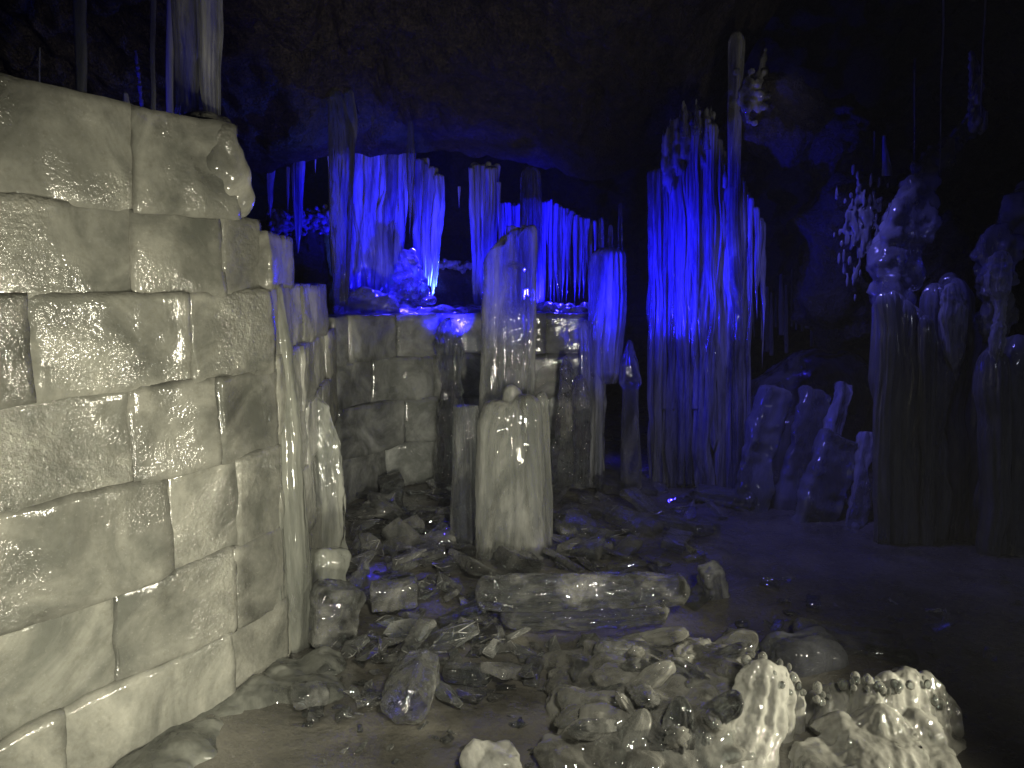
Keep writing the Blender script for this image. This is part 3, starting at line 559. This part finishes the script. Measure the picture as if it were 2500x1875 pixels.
lay_log(fp(1030, 1610, .085), fp(985, 1745, .085), .085, 'clear', 'thick glassy ice stump lying end-on towards the viewer in the foreground', seed=203, flute=.08, lump=.08, n=90)
lay_log(fp(1450, 1590, .13), fp(1640, 1620, .08), .062, 'clear', 'smooth white-veined ice piece with a rounded end on the nodule heap', seed=204, lump=.12)
lay_log(fp(1640, 1540, .08), fp(1700, 1600, .04), .03, 'shard', 'square-cut clear ice stick leaning on the smooth white-veined piece', seed=205)
lay_log(fp(1080, 1640, .04), fp(1190, 1650, .04), .04, 'clear', 'clear squared ice stub right of the thick glassy stump', seed=206)
lay_log(fp(1760, 1560, .03), fp(1860, 1580, .03), .05, 'shard', 'olive-brown smooth ice lump behind the frosted cone', seed=207)
lay_log(fp(1850, 1225, .05), fp(1690, 1200, .05), .07, 'dim', 'dim rounded ice log lying at the foot of the tall blue formation', seed=208)
lay_log(fp(1700, 1290, .05), fp(1550, 1260, .06), .045, 'shard', 'narrow dark ice log lying right of the central column', seed=209)
lay_log(fp(1450, 1650, .08), fp(1385, 1640, .08), .06, 'clear', 'stubby ribbed ice chunk at the left end of the nodule heap', seed=210)
lay_log(fp(880, 1400, .09), fp(845, 1470, .07), .035, 'clear', 'round-ended clear ice stick propped by the clear squared block', seed=211)
def chunkbox(px, py, z, h, rot, mat, lab, seed, name='ice_chunk', r=.015, taper=0, amp=.008):
    me = roundbox(*h, r, amp, seed, .012, taper); c = F(px, py, z)
    o = link(name, me, ICE[mat], c); o.rotation_euler = [R(a) for a in rot]; return tag(o, lab, 'ice chunk')
chunkbox(962, 1450, .08, (.11, .06, .06), (5, -4, 8), 'clear', 'clear squared ice block lying left of the long log', 301)
chunkbox(815, 1500, .12, (.10, .08, .13), (4, 12, 30), 'clear', 'large pale bluish broken block leaning at the foot of the left wall', 302, r=.03, amp=.015)
chunkbox(800, 1400, .2, (.08, .07, .11), (-14, 10, 40), 'fused', 'grey-green ice chunk wedged on the bluish broken block', 303, r=.03, amp=.015)
chunkbox(1265, 1370, .06, (.12, .07, .05), (10, 22, 35), 'shard', 'wrinkled ice slab at the foot of the frosted twin-lobed stump', 304, r=.02, amp=.012)
chunkbox(1740, 1420, .08, (.06, .06, .13), (25, -18, 10), 'curtain', 'upright blue-lit broken ice piece at the right end of the long log', 305, r=.03, amp=.02)
chunkbox(755, 1700, .04, (.06, .04, .03), (0, 8, 30), 'clear', 'small clear chip with a blue glint by the foot of the left wall', 306)
chunkbox(1200, 1860, .06, (.10, .06, .05), (5, 0, 15), 'frost', 'bright frosted ice lump at the bottom edge of the picture', 307, r=.03, amp=.03)
chunkbox(1520, 1180, .06, (.22, .14, .04), (12, 8, 10), 'shard', 'flat dark ice slab in front of the bottle-shaped stalagmite', 308)
chunkbox(985, 1295, .05, (.12, .06, .04), (8, -15, 25), 'shard', 'grey ice slab between the receding wall and the central column', 309)
chunkbox(2080, 1570, .03, (.22, .12, .045), (0, 4, -12), 'shard', 'low dark smooth ice slab behind the right frosted mound', 310, r=.04)
chunkbox(1960, 1600, .03, (.15, .12, .06), (0, 4, 12), 'dim', 'rounded dark ice boulder just behind the frosted cone', 311, r=.07, amp=.02)
# front-right frosted formations
def hang(base, knobs):
    pass
o0 = F(1850, 1900, 0); o0.z = 0
def fused(cols, Y, o0, voxel, sm, disp, **kw):
    VS, FS = [], []
    for pr, k in cols:
        kk = dict(kw); kk.update(k); dy = kk.pop('dY', 0); vs, fs = col_mesh(prof(pr, Y+dy, o0), **kk)
        n = len(VS); VS += vs; FS += [tuple(a+n for a in f) for f in fs]
    return remesh(mesh_from(VS, FS), voxel, sm, disp)
cone = link('ice_mound', fused([
    ([(1608, 1825, 1900), (1660, 1800, 1925), (1740, 1762, 1925), (1830, 1715, 1905, -.08), (1960, 1670, 1900, -.16)], dict(seed=1, flute=.12, freq=6)),
    ([(1625, 1880, 1925), (1700, 1895, 1945), (1800, 1890, 1935), (1960, 1860, 1935)], dict(seed=2, dY=.02)),
    ([(1640, 1915, 1950), (1720, 1925, 1968), (1830, 1925, 1965), (1960, 1900, 1990)], dict(seed=3, dY=.06)),
    ([(1700, 1780, 1815), (1800, 1740, 1790, -.05), (1960, 1680, 1760, -.12)], dict(seed=4, dY=-.03))],
    2.25, o0, .0055, 3, lambda co: .005*fbm(co*26, 3), nth=110, nz=80, flute=.16, freq=6, fz=1.6, dflat=.7, dome=.55, low=.02), ICE['frost'], o0)
tag(cone, 'white frosted ice cone with drip ribs and beads on top, front right', 'ice mound')
def knobs(parent, spec, seed, mat='knob'):
    rnd = random.Random(seed); L = []
    for px, py, Y, r in spec: L.append((P(px, py, Y)-parent.location, (r, r, r*rnd.uniform(1, 1.5)), None))
    for c in L:
        link('bead', blobs([c], 3), ICE[mat], (0, 0, 0), parent)
knobs(cone, [(1822, 1612, 2.3, .017), (1862, 1606, 2.3, .015), (1880, 1622, 2.28, .010), (1903, 1618, 2.3, .012), (1925, 1628, 2.3, .011), (1915, 1648, 2.25, .010), (1938, 1655, 2.28, .012), (1950, 1675, 2.28, .011), (1930, 1690, 2.24, .009), (1960, 1690, 2.3, .012), (1835, 1628, 2.25, .012), (1890, 1645, 2.22, .009), (1910, 1672, 2.2, .009)], 1)
rnd = random.Random(33); o0 = F(2150, 1900, 0); o0.z = 0; MC = []
for i, (x, top, w, dy) in enumerate([(1985, 1685, 30, .1), (2030, 1665, 34, .05), (2075, 1660, 38, .06), (2120, 1650, 42, 0), (2170, 1640, 44, 0), (2215, 1628, 46, .02), (2258, 1640, 42, .05), (2292, 1675, 36, .08), (2312, 1725, 30, .04), (2060, 1740, 60, -.08), (2150, 1720, 60, -.1), (2235, 1730, 55, -.08)]):
    MC.append(([(top, x-w*.6, x+w*.6), (top+45, x-w, x+w), (1790, x-w*1.25, x+w*1.25, -.06), (1890, x-w*1.7, x+w*1.7, -.16), (1960, x-w*2, x+w*2, -.22)], dict(seed=i*1.9+.3, dY=dy)))
mound = link('ice_mound', fused(MC, 2.3, o0, .0065, 3, lambda co: .006*fbm(Vector((co.x*16, co.y*16, co.z*7)), 2)+.004*fbm(co*34, 3), nth=80, nz=60, flute=.24, freq=5, fz=1.6, dflat=.9, dome=.7, low=.03, lump=.12), ICE['frost'], o0)
tag(mound, 'broad white frosted ice mound with beaded rim at the lower right', 'ice mound')
sp_ = []
for i in range(44):
    u = rnd.uniform(-.85, .9); px = 2140+u*185; top = 1645+30*abs(math.sin(u*5+1.1))+55*max(0, abs(u+.05)-.72)*3+(28 if px < 2040 else 0)
    sp_.append((px, top+rnd.uniform(-6, 26), 2.32-rnd.uniform(0, .08), rnd.uniform(.008, .017)))
knobs(mound, sp_, 2)
# slushy skirt below and nodule heap (many fused nodules but each large nodule its own object)
rnd = random.Random(35)
def scatter_one(meshes, name, mat, px, py, s, lab, cat, group, rnd, zoff=.3, el=(1, 1, 1)):
    p = F(px, py, 0); me = rnd.choice(meshes)
    if not me.materials: me.materials.append(ICE[mat]); 
    o = bpy.data.objects.new(name, me); C.objects.link(o)
    o.location = (p.x, p.y, hfloor(p.x, p.y)+s*zoff); o.rotation_euler = (rnd.uniform(-.5, .5), rnd.uniform(-.5, .5), rnd.uniform(0, 6.28))
    k = s/.05; o.scale = (k*el[0], k*el[1], k*el[2]); return tag(o, lab, cat, group)
L = []; o0 = F(1580, 1780, 0)
for i in range(200):
    py = lerp(1625, 1900, rnd.random()); px = rnd.uniform(1375, 1800); p = F(px, py, 0); p.z = .015+.10*sstep(1380, 1500, px)*math.exp(-((py-1770)/150)**2)+rnd.uniform(-.02, .02)
    q = rnd.uniform(.05, .09); L.append((p-o0, (q*1.5, q*.8, q*.55), (rnd.uniform(-.4, .4), rnd.uniform(-.5, .5), rnd.uniform(0, 3.1))))
tag(link('ice_heap', remesh(blobs(L, 3), .008, 10, lambda co: .012*fbm(co*5, 3)+.004*fbm(co*22, 3)), ICE['knob'], o0), 'fused mass of glassy broken ice left of the white frosted cone', 'ice heap')
NOD = []
for k in range(8):
    Ln = rnd.uniform(.18, .36); r = rnd.uniform(.026, .042)
    vs, fs = col_mesh([(0, Ln/2, r*.75, 0), (0, Ln*.2, r, 0), (0, -Ln*.2, r*.95, 0), (0, -Ln/2, r*.8, 0)], nth=48, nz=50, flute=.22, freq=3, fz=1.6, seed=k*3.7, dome=.5, lump=.14, dflat=.62, low=.2, tip=r*.6)
    NOD.append(mesh_from(vs, fs)); smooth(NOD[-1])
for i in range(26):
    py = lerp(1625, 1890, rnd.random()); px = rnd.uniform(1390, 1790); p = F(px, py, 0)
    z = .04+.10*sstep(1380, 1500, px)*math.exp(-((py-1770)/150)**2); me = NOD[i % 8]
    if not me.materials: me.materials.append(ICE['knob' if i % 3 else 'clear'])
    o = bpy.data.objects.new('ice_lump', me); C.objects.link(o); o.location = (p.x, p.y, z+rnd.uniform(-.01, .03)); k = rnd.uniform(.8, 1.3); o.scale = (k, k, k)
    o.rotation_euler = (rnd.uniform(.5, 1.5), rnd.uniform(-.6, .6), rnd.uniform(-1.3, 1.3)); tag(o, 'smooth glassy ice lump half sunk in the heap left of the white frosted cone', 'ice lump', 'glassy lumps in the heap left of the frosted cone')
for i, (a, b, w) in enumerate([((1660, 1700), (1640, 1900), 42), ((1570, 1730), (1520, 1900), 40), ((1730, 1745), (1700, 1900), 24), ((1480, 1700), (1560, 1800), 26)]):
    column('ice_stub', [(a[1], a[0]-w*.7, a[0]+w*.7, .05), ((a[1]+b[1])/2, (a[0]+b[0])/2-w, (a[0]+b[0])/2+w), (b[1], b[0]-w, b[0]+w)], 2.12 if i < 3 else 2.3, 'knob' if i % 2 else 'clear', ['widest drip-ribbed clear stub just left of the frosted cone', 'leaning clear stub second left of the frosted cone', 'slim drip-ribbed stub touching the frosted cone', 'slanting ridged stub at the back of the nodule heap'][i], 'ice stub', nth=70, nz=70, flute=.16, freq=3, dome=.8, seed=220+i, lump=.15)

pts = []; rnd = random.Random(71)
for i in range(120):
    px = rnd.uniform(330, 800); e = lerp(1875, 1640, sstep(330, 640, px)); p = F(px, e+rnd.uniform(-30, 60), 0); p.z = rnd.uniform(-.045, .0); q = rnd.uniform(.05, .09); pts.append((p, (q*1.3, q, q*.6)))
bank('ice_apron', pts, 'fused', 'smooth refrozen melt spread along the foot of the tall left wall', 'ice apron', .012, .012, 31, sm=5)
# ---------------------------------------------------------------- rubble
SH = []
rnd = random.Random(50)
for k in range(14):
    bm = bmesh.new()
    ex = Vector((rnd.uniform(.07, .12), rnd.uniform(.03, .055), rnd.uniform(.010, .028)))
    for j in range(rnd.randint(8, 11)):
        v = Vector((rnd.uniform(-1, 1), rnd.uniform(-1, 1), rnd.uniform(-1, 1))); v.normalize(); v *= rnd.uniform(.85, 1.1)
        bm.verts.new((v.x*ex.x, v.y*ex.y, v.z*ex.z))
    r = bmesh.ops.convex_hull(bm, input=bm.verts[:])
    bmesh.ops.delete(bm, geom=[v for v in bm.verts if not v.link_faces], context='VERTS')
    bv = bmesh.ops.bevel(bm, geom=bm.edges[:], offset=.0014, segments=1, affect='EDGES', clamp_overlap=True)
    for f in bv['faces']: f.material_index = 1
    me = bpy.data.meshes.new('sh'); bm.to_mesh(me); bm.free(); smooth(me, False); me.materials.append(ICE['shard']); me.materials.append(ICE['edge']); SH.append(me)
for k in range(6):
    me = roundbox(rnd.uniform(.07, .12), rnd.uniform(.03, .05), rnd.uniform(.010, .024), .007, .009, 400+k, .009); smooth(me); me.materials.append(ICE['clear' if k < 3 else 'shard']); SH.append(me)
def zone(n, xr, yr, sr, lab, group, nm='ice_shard', skip=None, pw=1):
    for i in range(n):
        py = lerp(yr[0], yr[1], rnd.random()**pw); px = rnd.uniform(*xr)
        if skip and skip(px, py): continue
        d = F(px, py).y; s = rnd.uniform(*sr)
        scatter_one(SH, nm, 'shard', px, py, s, lab, 'ice shard', group, rnd, .25+.35*rnd.random(), (1, 1, 1))
zone(78, (860, 1160), (1175, 1400), (.03, .10), 'dark clear ice shard in the rubble between the curved wall and the central column', 'ice shards left of the central column')
zone(75, (1340, 1760), (1150, 1400), (.03, .10), 'dim ice shard in the rubble right of the central column', 'ice shards right of the central column')
zone(70, (780, 1240), (1385, 1620), (.025, .085), 'broken ice shard in the rubble left of the long clear log', 'ice shards left of the long log')
zone(26, (1200, 1740), (1370, 1480), (.03, .075), 'broken ice shard lying behind and under the long clear log', 'ice shards round the long log')
zone(46, (1080, 1480), (1550, 1720), (.02, .06), 'small broken ice shard between the long log and the foreground', 'ice shards in front of the long log')
zone(40, (740, 930), (1590, 1760), (.012, .035), 'tiny ice chip on the wet floor left of the thick glassy stump', 'ice chips left of the glassy stump', 'ice_chip')
zone(26, (740, 1350), (1760, 1875), (.006, .02), 'tiny ice crumb on the wet brown floor along the bottom edge', 'ice crumbs along the bottom edge', 'ice_chip')
zone(34, (1780, 2480), (1400, 1640), (.012, .04), 'small dim ice chip on the smooth dark floor at the right', 'ice chips on the dark right floor', 'ice_chip')

# ---------------------------------------------------------------- light
def aim(o, tgt): o.rotation_euler = (Vector(tgt)-o.location).to_track_quat('-Z', 'Y').to_euler()
def spot(name, loc, tgt, e, col, size=70, blend=.6, r=.04):
    l = bpy.data.lights.new(name, 'SPOT'); l.energy = e; l.color = col; l.spot_size = R(size); l.spot_blend = blend; l.shadow_soft_size = r
    o = bpy.data.objects.new(name, l); C.objects.link(o); o.location = loc; aim(o, tgt); return o
def point(name, loc, e, col, r=.05):
    l = bpy.data.lights.new(name, 'POINT'); l.energy = e; l.color = col; l.shadow_soft_size = r
    o = bpy.data.objects.new(name, l); C.objects.link(o); o.location = loc; return o
WARM = (1, .94, .75); BLUE = (.009, .006, 1)
spot('lamp_warm_left', (-.25, .4, .45), (-1.15, 2.5, .9), 215, WARM, 76, 1, .12)
spot('lamp_warm_right', (2.5, 1.45, .9), (-.4, 2.6, .6), 270, (1, .94, .74), 66, .7, .08)
spot('lamp_warm_mid', (.35, .3, .9), (-.1, 3.9, .5), 225, (1, .95, .80), 35, 1, .12)
spot('fill_warm_middle_wall', (.9, 2.7, .4), (-1.1, 3.75, 1.05), 170, (1, .96, .84), 40, 1, .08)  # unseen spot added to brighten the receding middle wall
spot('fill_warm_overhead', (.5, -.3, 2.3), (-.1, 2.5, 0), 300, (1, .95, .80), 57, 1, .15)  # soft overhead fill added in place of bounced light
spot('lamp_warm_ceiling', (1.25, 1.3, .4), (-.3, 4.5, 3.2), 150, (1, .91, .75), 52, 1, .05)
spot('fill_warm_peg', (1.2, 1.35, .4), (1.66, 5.3, 2.95), 130, (1, .93, .8), 15, 1, .05)  # narrow spot added to whiten the slender pillar's tip
spot('fill_dim_right', (3.0, 1.2, 1.3), (2.4, 4.2, .4), 10, (.75, .8, 1), 70, 1, .1)  # weak fill added so the right-hand pillars show faintly
spot('lamp_blue_curtain', (-.30, 5.3, 1.2), (-1.2, 6.8, 1.85), 800, BLUE, 60, .8, .05)
spot('lamp_blue_curtain_low', (-1.1, 6.0, 1.45), (-1.1, 6.9, 1.8), 70, BLUE, 110, .8, .05)
spot('lamp_blue_curtain_side', (-.60, 6.72, 1.45), (-1.3, 6.8, 2.1), 300, (.05, .10, 1), 100, .8, .03)
spot('lamp_blue_curtain_right', (-.25, 5.9, 1.42), (.4, 7.0, 1.9), 330, BLUE, 74, .8, .05)
spot('lamp_blue_pillar', (.35, 5.9, 1.4), (-.25, 6.6, 2.05), 230, BLUE, 100, .8, .05)
spot('fill_blue_peg', (-.85, 5.35, 1.35), (-1.33, 5.62, 2.1), 22, BLUE, 70, 1, .03)  # small unseen spot added to put blue into the clear column
spot('fill_blue_pillar_left', (-.62, 6.0, 1.4), (-.25, 6.6, 2.2), 140, BLUE, 60, 1, .03)  # extra spot added to turn the isolated pillar's top blue
spot('lamp_blue_formation', (.30, 4.75, 1.1), (1.35, 5.4, 1.8), 400, BLUE, 60, 1, .08)
spot('fill_blue_formation_low', (.32, 4.7, 1.2), (1.45, 5.4, 1.2), 45, (.02, .018, 1), 110, 1, .2)  # soft fill added to carry the blue further down the formation
spot('lamp_blue_stalagmite', (.25, 5.3, 1.25), (.75, 5.15, 1.6), 30, BLUE, 80, 1, .05)
spot('lamp_blue_front', (-.25, 5.3, 1.45), (.0, 4.3, 1.75), 160, BLUE, 70, .9, .03)
spot('fill_blue_bank', (-.75, 6.35, 1.95), (-.85, 6.1, 1.25), 520, (.03, .02, 1), 82, 1, .05)  # unseen spot added above the ice bank for its violet-blue glow
spot('fill_blue_bank_right', (.45, 6.4, 1.95), (.45, 6.1, 1.25), 160, (.03, .02, 1), 70, 1, .05)  # second added spot, for the right part of the bank
spot('fill_blue_far_right', (1.5, 4.2, 2.7), (2.1, 4.9, .7), 85, (.2, .19, 1), 90, 1, .05)  # unseen spot added overhead to tint the leaning slabs blue
spot('lamp_blue_far_dome', (1.6, 6.0, 2.5), (2.3, 6.6, 1.0), 12, (.05, .04, 1), 90, 1, .05)
spot('lamp_blue_right_flow', (1.7, 3.3, 2.4), (2.5, 4.1, 1.7), 9, (.05, .05, 1), 60, 1, .03)
spot('fill_blue_left', (-1.75, 3.3, 1.7), (-1.5, 3.3, 2.4), 30, BLUE, 120, .9, .03)  # hidden spot added behind the left wall to blue the strands
w = bpy.data.worlds.new('World'); SC.world = w; w.use_nodes = True
w.node_tree.nodes['Background'].inputs[0].default_value = (.3, .3, .4, 1); w.node_tree.nodes['Background'].inputs[1].default_value = 0.0

# ---------------------------------------------------------------- damp air
hm, hnt, hout = nodes('cave_mist'); pv = N(hnt, 'ShaderNodeVolumePrincipled', Density=.0028); pv.inputs['Color'].default_value = (.9, .92, 1, 1); pv.inputs['Anisotropy'].default_value = .2; hnt.links.new(pv.outputs[0], hout.inputs['Volume'])
bm = bmesh.new(); bmesh.ops.create_cube(bm, size=1, matrix=Matrix.Translation((.5, 3.9, 2.5)) @ Matrix.Diagonal((14, 17, 8, 1))); me = bpy.data.meshes.new('haze'); bm.to_mesh(me); bm.free()
tag(link('haze', me, hm, sm=False), kind='stuff')
# ---------------------------------------------------------------- camera and render settings
cam = bpy.data.cameras.new('camera'); cam.sensor_width = 36; cam.lens = 36*FPX/2500; cam.clip_end = 100; cam.clip_start = .05
co = bpy.data.objects.new('camera', cam); C.objects.link(co); co.location = (0, 0, CAMZ); co.rotation_euler = (math.pi/2-PITCH, 0, 0)
SC.camera = co
SC.view_settings.view_transform = 'Standard'; SC.view_settings.look = 'None'; SC.view_settings.exposure = 0; SC.view_settings.gamma = 1
cy = SC.cycles; cy.use_denoising = True; cy.denoiser = 'OPENIMAGEDENOISE'; cy.caustics_reflective = False; cy.caustics_refractive = False
cy.max_bounces = 8; cy.transmission_bounces = 7; cy.transparent_max_bounces = 12; cy.diffuse_bounces = 3; cy.glossy_bounces = 4; cy.sample_clamp_indirect = 4
bpy.data.scenes.remove(TMP)
